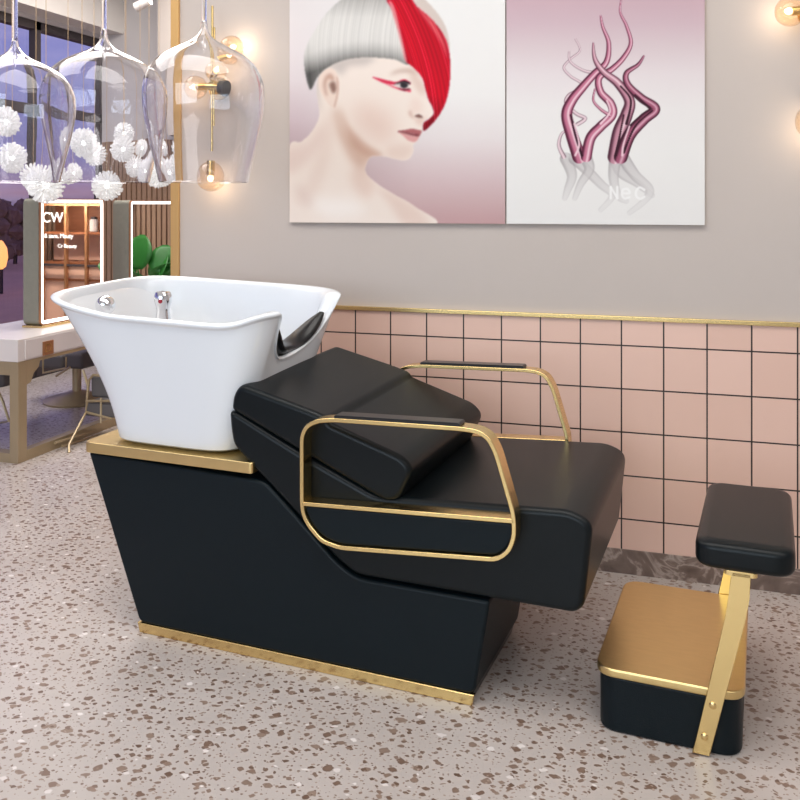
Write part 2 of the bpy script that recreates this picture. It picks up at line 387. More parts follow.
# ================================================================ THE ROOM
XW, YW, YB, ZC = -4.76, 3.35, 6.57, 3.3
struct(boxo('floor', (XW-.02, 3.6, -4, YB+.1, -.1, 0), TERRAZZO))
struct(boxo('ceiling', (XW-.2, 3.6, -4, YB+.1, ZC, ZC+.1), CEIL))
struct(boxo('wall_main', (-2.044, 3.6, YW, YW+.16, 0, ZC), PLASTER))
struct(boxo('wall_right', (3.5, 3.6, -4, YW, 0, ZC), PLASTER_W))
struct(boxo('wall_rear', (XW-.1, 3.6, -4.1, -4, 0, ZC), PLASTER_W))
struct(boxo('wall_back', (XW-.1, 3.6, YB, YB+.1, 0, ZC), PLASTER_W))
struct(boxo('trim_1', (-2.083, -2.044, YW-.012, YW+.17, 0, ZC), GOLD_TRIM, bev=.002))
struct(boxo('trim_2', (-2.044, 3.5, YW-.018, YW, .922, .938), BRASS, bev=.002))
struct(boxo('trim_3', (-2.044, 3.5, YW-.008, YW, .088, .922), TILES))
struct(boxo('baseboard_main', (-2.044, 3.5, YW-.014, YW, 0, .088), MARBLE))
struct(boxo('trim_4', (-4.05, 1.5, 6.3, YB, 1.9, ZC), PLASTER))
struct(boxo('trim_5', (XW, -4.555, -4, YB, 2.80, ZC), CEIL))
# slatted wood wainscot on the back wall
bm = bmesh.new(); box(bm, XW, 1.5, YB-.012, YB, 0, 1.88)
k = XW+.01
while k < 1.45:
    box(bm, k, k+.034, YB-.034, YB-.010, 0, 1.88); k += .05
sw = mesh_obj('trim_6', bm, None, mats=[SLATS], smooth=False); struct(sw)
# window wall: lintel and window frame
struct(boxo('wall_left', (XW-.14, XW, -4, YB, 2.765, ZC), PLASTER_W))
struct(boxo('baseboard_left', (XW-.14, XW+.01, -4, YB, 0, .09), DARKFRAME))
bm = bmesh.new()
box(bm, XW-.1, XW-.02, -4, YB, 2.70, 2.765); box(bm, XW-.1, XW-.02, -4, YB, 2.055, 2.125)
box(bm, XW-.1, XW-.02, -4, YB, .09, .15)
for y in (YB+.005, 5.77, 4.85, 3.95, 3.05, 2.15, 1.2, .2, -.8, -1.8, -2.8):
    box(bm, XW-.075, XW-.02, y-.035, y+.035, .09, 2.765)
w = struct(mesh_obj('window_1', bm, DARKFRAME, smooth=False))
boxo('window_pane', (XW-.066, XW-.060, -4, YB, .12, 2.74), PANE, w)

# ---------------------------------------------------------------- outdoors beyond the window
struct(boxo('ground', (-80, XW-.14, -30, 80, -.15, -.02), GROUND))
def tree(px, Y, h, r, label, seed):
    rnd = random.Random(seed); p = onY(px, 203, Y); root = empty('tree', (p.x, p.y, -.02))
    bm = bmesh.new(); tube(bm, [(0, 0, 0), (.05, 0, h*.4), (0, .05, h*.75)], [r*.09, r*.07, r*.03], 8); mesh_obj('trunk', bm, TRUNK, root)
    bm = bmesh.new()
    for i in range(26):
        a = rnd.uniform(0, 2*PI); q = rnd.uniform(0, r*.75); z = rnd.uniform(h*.2, h*.9)
        b_ = bmesh.ops.create_icosphere(bm, subdivisions=2, radius=rnd.uniform(.22, .42)*r)
        for v in b_['verts']:
            v.co = v.co*rnd.uniform(.7, 1.25)+Vector((q*math.cos(a)*(1.15-z/h*.5), q*math.sin(a), z))
    mesh_obj('foliage', bm, TREE, root, smooth=False)
    tag(root, label, 'tree', 'evening trees outside the window')
tree(-6, 15, 1.55, .55, 'dark shrub outside the window, at the left frame edge', 1)
tree(15, 16.5, 1.45, .5, 'dark shrub outside, seen between the left frame edge and the framed mirror', 2)
tree(57, 19, 1.40, .8, 'dark shrub outside, glimpsed above the framed mirror under the glass pendants', 3)
p = onY(1, 256, 11)
r_ = empty('garden_lantern', (p.x, p.y, -.02))
bm = bmesh.new(); tube(bm, [(0, 0, 0), (0, 0, p.z-.18)], .03, 8); mesh_obj('post', bm, TRUNK, r_)
bm = lathe([(0, p.z-.2), (.07, p.z-.14), (.10, p.z), (.085, p.z+.14), (.03, p.z+.24), (0, p.z+.26)], 24); mesh_obj('lamp_head', bm, WINGLOW, r_)
tag(r_, 'orange glowing lantern on a post outside the window', 'lantern')

# ================================================================ SHAMPOO CHAIR
TH = math.radians(-4.621)
chair = empty('shampoo_chair', (-1.619, 2.426, 0), TH)
tag(chair, 'black leather hair-washing chair with gold armrests and white ceramic basin', 'shampoo chair')
SH = .05
# base
bp = [(-.21, .543), (.40, .528), (.449, .523), (.566, .425), (.679, .326), (.742, .288), (1.137, .287), (1.094, .028), (-.008, .028)]
mesh_obj('base', soft(bp, [.01, .004, .02, .04, .02, .04, .012, .02, .02], 0, .46, .010, 4), LEATHER_B, chair, wn=True)
mesh_obj('kick_strip', prism([(-.012, .03), (1.095, .03), (1.088, 0), (-.004, 0)], -.004, .012, .002, 1), BRASS, chair, wn=True)
mesh_obj('plinth_shoe', prism([(-.006, .029), (1.088, .029), (1.080, 0), (0, 0)], .012, .44), BLACK, chair)
# brass plinth top under the basin
bm = soft([(-.222, -.012), (.412, -.012), (.412, .5), (-.235, .5)], [.03, .012, .01, .06], .546, .580, .004, 3, axis='z')
mesh_obj('plinth_plate', bm, BRASS_SHEET, chair, wn=True)
# body with seat
bodyp = [(.326, .66), (.320, .722), (.345, .722), (.57, .620), (.80, .528), (.86, .53), (1.20, .548), (1.352, .556), (1.410, .53), (1.386, .312), (1.362, .292), (.742, .293), (.679, .331), (.566, .430), (.449, .527), (.412, .555), (.335, .62)]
bodyr = [.03, .012, .012, .06, .04, .03, .05, .04, .035, .03, .02, .03, .03, .03, .01, .01, .03]
mesh_obj('seat', soft(bodyp, bodyr, 0, .62, .018, 5, shear=SH*.8), LEATHER, chair, wn=True)
# back cushion: two pads
cp = [(.330, .728), (.336, .775), (.362, .808), (.60, .750), (.650, .735), (.663, .7175), (.885, .646), (.918, .612), (.874, .520), (.835, .512)]
mesh_obj('back_cushion', soft(cp, [.012, .035, .03, .04, .014, .006, .03, .04, .03, .02], -.003, .60, .018, 5, shear=SH, xs=.04), LEATHER, chair, wn=True)
# armrests
AO = [(.594, .506), (.594, .69), (.61, .722), (.648, .742), (.704, .749), (1.077, .760), (1.122, .757), (1.152, .742), (1.174, .705), (1.222, .548), (1.224, .49), (1.208, .446), (1.172, .418), (.719, .383), (.66, .394), (.615, .436), (.597, .47)]
def arm(y0, dz, dx, lab):
    pts = fillet([(x+dx, z+dz) for x, z in AO], .02, 3)
    bm, _ = band(pts, .0115, y0, y0+.052)
    # middle shelf
    q = prism([(.600+dx, .502+dz), (1.219+dx, .536+dz), (1.219+dx, .524+dz), (.600+dx, .491+dz)], y0, y0+.052)
    me = bpy.data.meshes.new('t'); q.to_mesh(me); q.free(); bm.from_mesh(me); bpy.data.meshes.remove(me)
    o = mesh_obj('armrest', bm, BRASS, chair, wn=True)
    m_ = o.modifiers.new('bevel', 'BEVEL'); m_.width = .0018; m_.segments = 2; m_.limit_method = 'ANGLE'
    o.modifiers.move(1, 0)
    pad = fillet([(.70+dx, .748+dz), (.702+dx, .757+dz), (1.068+dx, .769+dz), (1.072+dx, .760+dz)], .004, 4)
    mesh_obj('arm_pad', prism(pad, y0+.003, y0+.049, .003, 3), BLACK, o, wn=True)
    ins = [(.606+dx, .489+dz), (1.211+dx, .522+dz), (1.214+dx, .49+dz), (1.198+dx, .452+dz), (1.168+dx, .43+dz), (.72+dx, .394+dz), (.664+dx, .405+dz), (.622+dx, .443+dz), (.607+dx, .474+dz)]
    mesh_obj('side_pad', soft(ins, .03, y0+.010, y0+.052, .008, 4, n=3), LEATHER_B, o, wn=True)
arm(-.055, 0, 0, 'near'); arm(.622, .036, .0, 'far')

# ---- basin (loft of rounded rectangles with a tilted rim and a neck notch)
def basin_rim_z(x, y):
    z = 1.0 + .058*(y/.55) - .012*((x-.05)/.42)
    z += .030*max(0, -(x+.1)/.25)*(1-max(0, min(1, y/.6)))
    if y < .2: z += .030*math.exp(-((x-.45)/.075)**2)*(1 if y < .08 else max(0, 1-(y-.08)/.1))
    return z
def sq(t, n=3.6):
    c, s = math.cos(t), math.sin(t)
    return (math.copysign(abs(c)**(2/n), c), math.copysign(abs(s)**(2/n), s))
NS = 144
def ring(x0, x1, y0, y1, zf, n=4.0, am=1):
    out = []
    for i in range(NS):
        a, b = sq(2*PI*i/NS, n); x = (x0+x1)/2+a*(x1-x0)/2; y = (y0+y1)/2+b*(y1-y0)/2
        out.append((x+notch_in(x, y, am), y, zf(x, y)))
    return out
def notch(x, y, z, amt=1.0):
    """drop in the foot-side wall where the neck rests"""
    if x > .28:
        w = abs(y-.275)/.205; k = max(0, 1-w**(5 if y < .275 else 2.6))
        k *= min(1, (x-.28)/.09)
        return z-.150*k*amt
    return z
def notch_in(x, y, amt):
    return .52*(notch(x, y, 0, amt)) if x > .28 else 0
rings = []
for t in [0, .02, .1, .25, .4, .55, .7, .82, .92, .97]:
    e = t**1.25; zb = .581
    x0 = -.150-.250*(t**1.8)*.95-.012*t; x1 = .325+.148*t**1.1; y0 = .012-.052*t; y1 = .47+.10*t
    if t == 0: x0 += .012; x1 -= .012; y0 += .012; y1 -= .012
    zf = lambda x, y, t=t: zb+(notch(x, y, basin_rim_z(x, y), t)-zb)*t*.985
    rings.append(ring(x0, x1, y0, y1, zf, 5.0, t*t))
RX0, RX1, RY0, RY1 = -.412, .478, -.046, .575
rim = lambda dz: (lambda x, y: notch(x, y, basin_rim_z(x, y))+dz)
rings.append(ring(RX0-.002, RX1, RY0-.002, RY1+.002, rim(-.014), 5))
rings.append(ring(RX0-.003, RX1+.001, RY0-.003, RY1+.003, rim(-.006), 5))
rings.append(ring(RX0+.003, RX1-.005, RY0+.003, RY1-.003, rim(0), 5))
rings.append(ring(RX0+.013, RX1-.028, RY0+.013, RY1-.013, rim(.001), 5))
rings.append(ring(RX0+.023, RX1-.048, RY0+.022, RY1-.022, rim(-.006), 4.6))
rings.append(ring(RX0+.032, RX1-.058, RY0+.03, RY1-.03, rim(-.03), 4.4))
rings.append(ring(RX0+.05, RX1-.078, RY0+.05, RY1-.045, lambda x, y: min(.93, notch(x, y, .93)), 4.0))
rings.append(ring(RX0+.08, RX1-.10, RY0+.07, RY1-.065, lambda x, y: .895 if x < -.1 else min(.87, notch(x, y, .87)), 3.6))
rings.append(ring(-.10, RX1-.14, RY0+.11, RY1-.11, lambda x, y: .78, 3.2, 0))
rings.append(ring(-.02, RX1-.22, RY0+.17, RY1-.17, lambda x, y: .71, 2.6, 0))
rings.append(ring(.08, RX1-.32, RY0+.26, RY1-.26, lambda x, y: .69, 2.2, 0))
bm = bmesh.new(); R = [[bm.verts.new(p) for p in r] for r in rings]
for A, B in zip(R[:-1], R[1:]):
    for i in range(NS): bm.faces.new((A[i], A[(i+1) % NS], B[(i+1) % NS], B[i]))
bm.faces.new(R[0][::-1]); bm.faces.new(R[-1])
basin = mesh_obj('basin', bm, CERAMIC, chair)
sd = basin.modifiers.new('sub', 'SUBSURF'); sd.levels = 1; sd.render_levels = 1
# neck cushion: a black saddle in the notch
bm = bmesh.new(); NP = 22; rg = []
for i in range(NP+1):
    t = i/NP; y = .105+t*.315; u = (t-.5)*2
    zc = .872+.100*(abs(u)**2.2 if u > 0 else abs(u)**3); xc = .358+.062*abs(u)**2
    hw = .040*(1-abs(u)**5*.75); hh = .017*(1-abs(u)**6*.7)
    rg.append([bm.verts.new((xc+hw*math.cos(a), y+(-hh*math.sin(a)*u*.9), zc+hh*math.sin(a)+.004)) for a in [2*PI*k/16 for k in range(16)]])
for A, B in zip(rg[:-1], rg[1:]):
    for k in range(16): bm.faces.new((A[k], A[(k+1) % 16], B[(k+1) % 16], B[k]))
bm.faces.new(rg[0][::-1]); bm.faces.new(rg[-1])
mesh_obj('neck_cushion', bm, BLACK, basin)
# spray head resting at the left, mixer tap in the middle of the inner ledge
bm = bmesh.new(); ball(bm, (-.285, .17, .998), .034, 24, 16); tube(bm, [(-.285, .17, .90), (-.285, .17, .972)], [.020, .014], 16)
mesh_obj('spray_head', bm, CHROME, basin)
bm = lathe([(0, .80), (.025, .80), (.026, .96), (.022, .985), (.024, 1.0), (.030, 1.02), (.030, 1.038), (.024, 1.05), (0, 1.054)], 24, c=(-.060, .19, 0))
mesh_obj('mixer_tap', bm, CHROME, basin)
bm = bmesh.new(); q = ball(bm, (-.050, .162, 1.022), .0075, 10, 8); mesh_obj('temperature_mark', bm, RED, basin)

# ================================================================ FOOTREST
foot = empty('footrest', (-1.619, 2.426, 0), TH)
tag(foot, 'small black footrest with brass-topped box, leaning gold bar and leather pad', 'footrest')
def rr(x0, x1, y0, y1, r, n=6): return fillet([(x0, y0), (x1, y0), (x1, y1), (x0, y1)], r, n)
mesh_obj('box_base', soft([(1.418, .02), (1.765, .02), (1.765, .575), (1.418, .575)], .055, 0.0, .142, .008, 4, n=8, axis='z'), LEATHER_B, foot, wn=True)
mesh_obj('top_plate', soft([(1.411, .012), (1.772, .012), (1.772, .582), (1.411, .582)], .055, .142, .164, .005, 3, n=8, axis='z'), BRASS_SHEET, foot, wn=True)
def post(y0, y1, nm='support_bar'):
    P_ = [(1.651, .004), (1.692, .004), (1.772, .345), (1.782, .40), (1.786, .462), (1.742, .462), (1.735, .40), (1.727, .345)]
    return mesh_obj(nm, prism(P_, y0, y1, .0025, 2), BRASS, foot, wn=True)
post(.0, .012); post(.582, .594)
mesh_obj('mounting_plate', slab(rr(1.725, 1.80, .0, .50, .01), .452, .464, .002, 2), BRASS, foot, wn=True)
for (x, z) in ((1.699, .130), (1.680, .050)):
    for y in (.0, ):
        bm = bmesh.new(); q = bmesh.ops.create_uvsphere(bm, u_segments=14, v_segments=8, radius=.009)
        for v in q['verts']: v.co = Vector((v.co.x+x, v.co.y*.45+y, v.co.z+z))
        mesh_obj('bolt', bm, BRASS, foot)
bm = soft([(1.656, -.012), (1.884, -.012), (1.888, .505), (1.662, .505)], .05, .464, .528, .018, 5, n=7, axis='z', puff=.004)
mesh_obj('pad', bm, LEATHER, foot, wn=True)

# ================================================================ POSTERS (printed pictures stored as vertex colours of a fine grid)
def catmull(P, n=10, closed=True):
    P = [np.array(p, float) for p in P]; out = []; N_ = len(P)
    rng_ = range(N_) if closed else range(N_-1)
    for i in rng_:
        g = (lambda k: P[k % N_]) if closed else (lambda k: P[max(0, min(N_-1, k))])
        p0, p1, p2, p3 = g(i-1), g(i), g(i+1), g(i+2)
        for j in range(n):
            t = j/n; out.append(.5*((2*p1)+(-p0+p2)*t+(2*p0-5*p1+4*p2-p3)*t*t+(-p0+3*p1-3*p2+p3)*t**3))
    if not closed: out.append(P[-1])
    return np.array(out)
def blur(a, r):
    if r < 1: return a
    for _ in range(2):
        for ax in (0, 1):
            k = int(r); p = np.pad(a, [(k+1, k) if i == ax else (0, 0) for i in range(2)], mode='edge'); c = np.cumsum(p, axis=ax)
            a = (np.take(c, range(2*k+1, p.shape[ax]), axis=ax)-np.take(c, range(0, p.shape[ax]-2*k-1), axis=ax))/(2*k+1)
    return a
class Print:
    def __init__(s, x0, x1, y0, y1, st=2.0):
        s.x0, s.y0, s.st = x0, y0, st
        s.w = int((x1-x0)/st)+1; s.h = int((y1-y0)/st)+1
        s.X, s.Y = np.meshgrid(x0+np.arange(s.w)*st, y0+np.arange(s.h)*st)
        s.im = np.zeros((s.h, s.w, 3))
    def mask(s, P, soft=2, smooth=True):
        P = catmull(P) if smooth else np.array(P, float); m = np.zeros(s.X.shape, bool); n = len(P)
        for i in range(n):
            xa, ya = P[i]; xb, yb = P[(i+1) % n]
            if ya == yb: continue
            c = ((ya > s.Y) != (yb > s.Y)) & (s.X < (xb-xa)*(s.Y-ya)/(yb-ya)+xa); m ^= c
        return blur(m.astype(float), max(0, round(soft/s.st)))
    def put(s, m, col):
        m = m[..., None]; s.im = s.im*(1-m)+(np.array(col)*m if not isinstance(col, np.ndarray) or col.ndim == 1 else col*m)
    def stroke(s, P, r0, r1, col, dark=None, hi=None, a=1.0, rm=None):
        Q = catmull(P, 14, False); n = len(Q); D = np.full(s.X.shape, 9e9); SD = np.zeros(s.X.shape); RR = np.ones(s.X.shape)
        for i in range(n):
            t = i/(n-1); r = r0+(r1-r0)*t
            if rm: r = (r0*(1-t)**2+2*rm*t*(1-t)+r1*t*t)
            x, y = Q[i]; k = int((r+4)/s.st)+2; ix = int((x-s.x0)/s.st); iy = int((y-s.y0)/s.st)
            a0, a1, b0, b1 = max(0, iy-k), min(s.h, iy+k+1), max(0, ix-k), min(s.w, ix+k+1)
            if a0 >= a1 or b0 >= b1: continue
            tg = Q[min(i+1, n-1)]-Q[max(i-1, 0)]; tg = tg/(np.hypot(*tg)+1e-9)
            dx = s.X[a0:a1, b0:b1]-x; dy = s.Y[a0:a1, b0:b1]-y; d = np.hypot(dx, dy)/r
            up_ = d < D[a0:a1, b0:b1]
            D[a0:a1, b0:b1] = np.where(up_, d, D[a0:a1, b0:b1]); SD[a0:a1, b0:b1] = np.where(up_, (dx*-tg[1]+dy*tg[0])/r, SD[a0:a1, b0:b1]); RR[a0:a1, b0:b1] = np.where(up_, r, RR[a0:a1, b0:b1])
        al = np.clip((1-D)*RR/s.st+.5, 0, 1)*a
        c = np.ones(s.X.shape+(3,))*np.array(col, float)
        if dark is not None:
            k = np.clip((np.abs(SD+.1)-.45)/.4, 0, 1)[..., None]; c = c*(1-k)+np.array(dark)*k
        if hi is not None:
            k = (np.exp(-((SD+.25)/.22)**2)*.85)[..., None]; c = c*(1-k)+np.array(hi)*k
        s.put(al, c)
def lin(im):
    v = np.clip(im/255, 0, 1); return np.where(v <= .04045, v/12.92, ((v+.055)/1.055)**2.4)
def lum_mix(X, Y, stops):
    ys = [q[0] for q in stops]; return np.stack([np.interp(Y, ys, [q[1][i] for q in stops]) for i in range(3)], -1)

def portrait():
    p = Print(30, 796, -90, 786, 2.2)
    top = np.array([(0)])
    L_ = lum_mix(p.X, p.Y, [(-90, (228, 222, 224)), (60, (232, 226, 227)), (280, (226, 216, 220)), (420, (214, 196, 203)), (560, (190, 165, 172)), (786, (180, 150, 155))])
    R_ = lum_mix(p.X, p.Y, [(-90, (240, 240, 239)), (330, (238, 236, 235)), (480, (230, 222, 223)), (620, (214, 192, 195)), (786, (196, 158, 160))])
    k = np.clip((p.X-60)/400, 0, 1)[..., None]; p.im = L_*(1-k)+R_*k
    sk = (244, 231, 222)
    body = [(30, 520), (75, 492), (112, 455), (136, 405), (132, 350), (128, 300), (150, 220), (260, 190), (400, 195), (470, 235), (500, 290), (510, 330), (524, 365), (533, 392), (528, 408), (508, 416), (497, 426), (497, 440), (493, 456), (488, 468), (477, 480), (477, 490), (463, 504), (464, 525), (452, 549), (432, 558), (400, 553), (362, 544), (322, 543), (304, 560), (298, 600), (340, 640), (400, 678), (468, 718), (524, 786), (30, 786)]
    M = p.mask(body, 2); p.put(M, sk)
    def sh(P, col, soft, a=1): p.put(p.mask(P, soft)*M*a, col)
    def sm(P, col, soft, a=1): p.put(p.mask(P, soft)*a, col)
    # soft modelling of face and neck
    sh([(200, 372), (232, 450), (290, 510), (340, 545), (302, 566), (290, 600), (250, 560), (205, 470), (188, 400)], (206, 168, 150), 16, .75)
    sh([(212, 380), (240, 440), (300, 500), (360, 540), (310, 545), (250, 500)], (190, 145, 125), 9, .55)
    sh([(270, 360), (340, 370), (400, 420), (380, 500), (310, 480), (260, 420)], (232, 206, 195), 30, .8)
    sh([(455, 240), (500, 290), (505, 330), (480, 320), (455, 275)], (216, 186, 174), 9, .6)
    sh([(460, 340), (485, 345), (500, 380), (470, 400), (448, 390)], (238, 215, 205), 10, .7)
    sh([(380, 510), (455, 500), (462, 530), (430, 558), (370, 545)], (226, 200, 188), 14, .6)
    sh([(150, 420), (190, 420), (170, 560), (120, 680), (90, 660), (130, 540)], (234, 214, 204), 18, .7)
    sh([(30, 520), (90, 500), (140, 440), (150, 480), (100, 560), (30, 600)], (228, 204, 196), 16, .6)
    sh([(250, 590), (300, 590), (330, 650), (300, 690), (255, 650)], (228, 200, 188), 16, .6)
    sh([(340, 650), (470, 720), (524, 790), (440, 790), (380, 710)], (226, 198, 186), 14, .6)
    sh([(100, 700), (240, 690), (300, 740), (180, 760)], (252, 246, 242), 22, .8)
    sh([(60, 640), (100, 670), (110, 720), (60, 700)], (220, 196, 188), 16, .5)
    # shaved temple
    sh([(120, 270), (200, 205), (330, 195), (300, 225), (240, 232), (215, 260), (180, 238), (150, 246), (135, 300), (140, 390), (118, 330)], (196, 186, 182), 12, .75)
    # ear
    sm([(135, 300), (141, 256), (165, 236), (192, 247), (205, 285), (203, 330), (192, 374), (174, 368), (150, 335)], (240, 220, 208), 3)
    sm([(150, 290), (160, 262), (178, 256), (190, 275), (182, 282), (168, 275), (160, 300), (166, 335), (156, 325)], (198, 158, 142), 4, .8)
    sm([(172, 290), (190, 285), (196, 310), (186, 325), (176, 310)], (120, 84, 74), 4, .8)
    sm([(196, 265), (205, 290), (202, 330), (192, 372), (188, 366), (197, 320)], (200, 160, 146), 3, .6)
    # brow, eye, red liner
    sh([(380, 262), (410, 243), (455, 240), (482, 262), (455, 252), (415, 253)], (190, 158, 144), 6, .7)
    sm([(322, 268), (375, 280), (405, 285), (430, 276), (450, 285), (450, 294), (420, 287), (395, 294), (360, 288)], (214, 30, 66), 2, .95)
    sm([(355, 284), (395, 300), (420, 306), (452, 310), (454, 320), (430, 316), (400, 307)], (224, 50, 82), 3, .8)
    sm([(398, 294), (412, 288), (432, 284), (450, 290), (448, 303), (430, 308), (412, 303)], (226, 214, 212), 2)
    sm([(396, 293), (412, 286), (434, 281), (452, 288), (450, 293), (432, 288), (412, 291)], (30, 20, 26), 1.5)
    sm([(418, 289), (430, 285), (443, 290), (444, 301), (432, 307), (420, 302)], (48, 44, 50), 2)
    sm([(398, 296), (412, 305), (430, 310), (450, 307), (450, 312), (425, 314)], (60, 20, 34), 1.5, .8)
    # nose
    sm([(468, 404), (482, 398), (494, 404), (496, 411), (482, 410)], (92, 52, 48), 3, .9)
    sm([(448, 388), (455, 384), (460, 400), (470, 408), (460, 410), (450, 402)], (206, 168, 154), 4, .7)
    sh([(470, 408), (520, 412), (500, 420), (494, 436), (476, 430)], (222, 190, 178), 6, .6)
    # lips
    sm([(408, 457), (440, 451), (458, 447), (472, 450), (492, 455), (491, 463), (480, 473), (462, 466), (435, 461)], (178, 104, 108), 2)
    sm([(412, 459), (440, 463), (462, 468), (484, 471), (479, 486), (466, 494), (446, 488), (428, 472)], (222, 164, 162), 3)
    sm([(408, 457), (440, 459), (464, 465), (486, 468), (480, 474), (460, 471), (435, 464)], (120, 52, 60), 1.5, .9)
    # silver hair with strands
    rnd = np.random.RandomState(4)
    strand = np.interp((p.X*.9+p.Y*.05+14*np.sin(p.Y/90)) % 997, np.arange(0, 1000, 3.3), rnd.uniform(-1, 1, 304))
    hair = [(106, 312), (90, 262), (84, 208), (92, 160), (122, 105), (160, 48), (205, 5), (260, -35), (330, -50), (400, -45), (430, 40), (440, 140), (448, 222), (400, 207), (330, 200), (262, 202), (205, 215), (155, 242), (128, 272)]
    hm = p.mask(hair, 2)
    d = np.clip((p.Y-(210+.0012*(p.X-300)**2)+75)/75, 0, 1)
    g = 215+10*np.cos((p.Y-100)/60)-d**1.6*95+strand*9-np.clip((60-p.Y)/90, 0, 1)*40
    g -= 45*np.clip((130-p.X)/50, 0, 1)*np.clip((p.Y-150)/100, 0, 1)
    p.put(hm, np.stack([g, g*.99, g*.975], -1))
    # blond outer streak then red sweep
    sm([(400, -50), (470, -30), (530, 25), (575, 90), (590, 170), (560, 120), (520, 60), (450, 0)], (214, 200, 192), 3, .95)
    red = [(374, -50), (372, 0), (388, 30), (404, 80), (418, 130), (428, 170), (438, 212), (470, 240), (495, 272), (506, 310), (516, 345), (530, 372), (534, 396), (520, 414), (500, 428), (500, 455), (528, 432), (556, 396), (578, 350), (590, 290), (592, 220), (584, 160), (562, 110), (520, 60), (470, 15), (430, -50)]
    rm_ = p.mask(red, 2)
    st = np.interp((p.X*1.0-p.Y*.42+.0006*(p.Y-100)**2) % 997, np.arange(0, 1000, 3.3), rnd.uniform(-1, 1, 304))
    v = 1+.16*st-.35*np.clip((p.Y-330)/120, 0, 1)+.10*np.exp(-((p.X-p.Y*.45-400)/40)**2)
    p.put(rm_, np.clip(np.stack([190*v, 3*v+25*(st > .6), 32*v+20*(st > .6)], -1), 0, 255))
    p.put(p.mask([(378, 0), (398, 25), (420, 110), (440, 205), (432, 205), (408, 110), (388, 40)], 3)*.7, (236, 180, 176))
    p.put(p.mask([(470, 20), (530, 75), (572, 150), (580, 200), (560, 150), (515, 80)], 4)*.6, (238, 150, 140))
    return p
def art_glass():
    p = Print(14, 722, -90, 790, 2.2)
    p.im = lum_mix(p.X, p.Y, [(-90, (186, 152, 166)), (0, (203, 174, 184)), (80, (208, 184, 193)), (160, (217, 201, 206)), (260, (229, 220, 223)), (380, (236, 233, 233)), (520, (238, 237, 236)), (790, (238, 237, 236))])
    P_, D_, H_ = (198, 118, 146), (88, 32, 56), (246, 222, 230); G_ = (200, 196, 197); GD = (166, 160, 163)
    # grey mirror image on the table top
    for q in ([(230, 552), (250, 610), (235, 660), (225, 690)], [(260, 552), (290, 580), (350, 640), (390, 680), (350, 730)], [(300, 552), (310, 590), (280, 640), (260, 690)], [(400, 552), (420, 600), (480, 640), (530, 680)], [(430, 552), (470, 610), (520, 660), (500, 700), (450, 740)], [(400, 560), (395, 620), (410, 680), (440, 700)]):
        p.stroke(q, 22, 9, G_, GD, a=.75)
    k = np.clip((p.Y-560)/150, 0, 1)[..., None]*(p.Y > 555)[..., None]; p.im = p.im*(1-k*.75)+np.array((238, 237, 236))*k*.75
    pale = (222, 200, 208); pd = (130, 100, 112)
    p.stroke([(262, 135), (278, 175), (245, 205), (222, 235), (245, 265), (290, 298), (240, 330), (230, 360), (265, 395), (296, 412), (270, 432)], 3, 7, pale, pd, H_, rm=5)
    p.stroke([(240, 180), (245, 215), (290, 245), (340, 255)], 3, 6, pale, pd, H_)
    p.stroke([(222, 545), (205, 505), (215, 465), (240, 450)], 8, 3, pale, pd, H_)
    p.stroke([(350, 55), (358, 95), (378, 150), (370, 215), (330, 255), (290, 300), (250, 350), (232, 400), (250, 470), (275, 545)], 3, 24, P_, D_, H_, rm=14)
    p.stroke([(425, -20), (418, 40), (440, 90), (455, 150), (430, 200), (390, 240), (345, 270), (350, 320), (385, 360), (390, 400), (350, 440), (315, 480), (300, 545)], 2, 19, P_, D_, H_, rm=13)
    p.stroke([(330, 310), (325, 350), (350, 380), (380, 400)], 3, 6, P_, D_, H_)
    p.stroke([(324, 150), (330, 205), (360, 250), (410, 290), (450, 350), (440, 400), (415, 460), (400, 545)], 3, 26, (196, 140, 158), (84, 42, 60), H_, rm=20)
    p.stroke([(500, 195), (480, 225), (440, 255), (445, 295), (490, 340), (540, 378), (500, 415), (450, 470), (420, 546)], 3, 24, (160, 84, 112), (60, 22, 40), (225, 180, 196), rm=16)
    for q in ([(245, 400), (262, 470), (285, 540)], [(430, 400), (415, 480), (402, 540)], [(530, 385), (470, 440), (430, 530)], [(420, 300), (455, 350), (440, 430)], [(470, 330), (520, 375)]):
        p.stroke(q, 3, 5, (58, 22, 38))
    for q in ([(258, 430), (275, 500), (262, 540)], [(450, 440), (430, 500), (425, 540)], [(372, 350), (382, 390), (350, 430)]):
        p.stroke(q, 3, 4, (238, 205, 216))
    # pale lettering N e C over the reflection
    wl = (250, 250, 250)
    for q in ([(385, 690), (385, 650)], [(385, 650), (408, 690)], [(408, 690), (408, 650)], [(425, 672), (450, 672), (444, 658), (428, 660), (424, 678), (434, 690), (450, 686)], [(502, 660), (486, 652), (474, 664), (474, 682), (488, 692), (502, 684)]):
        p.stroke(q, 4, 4, wl, a=.9)
    return p
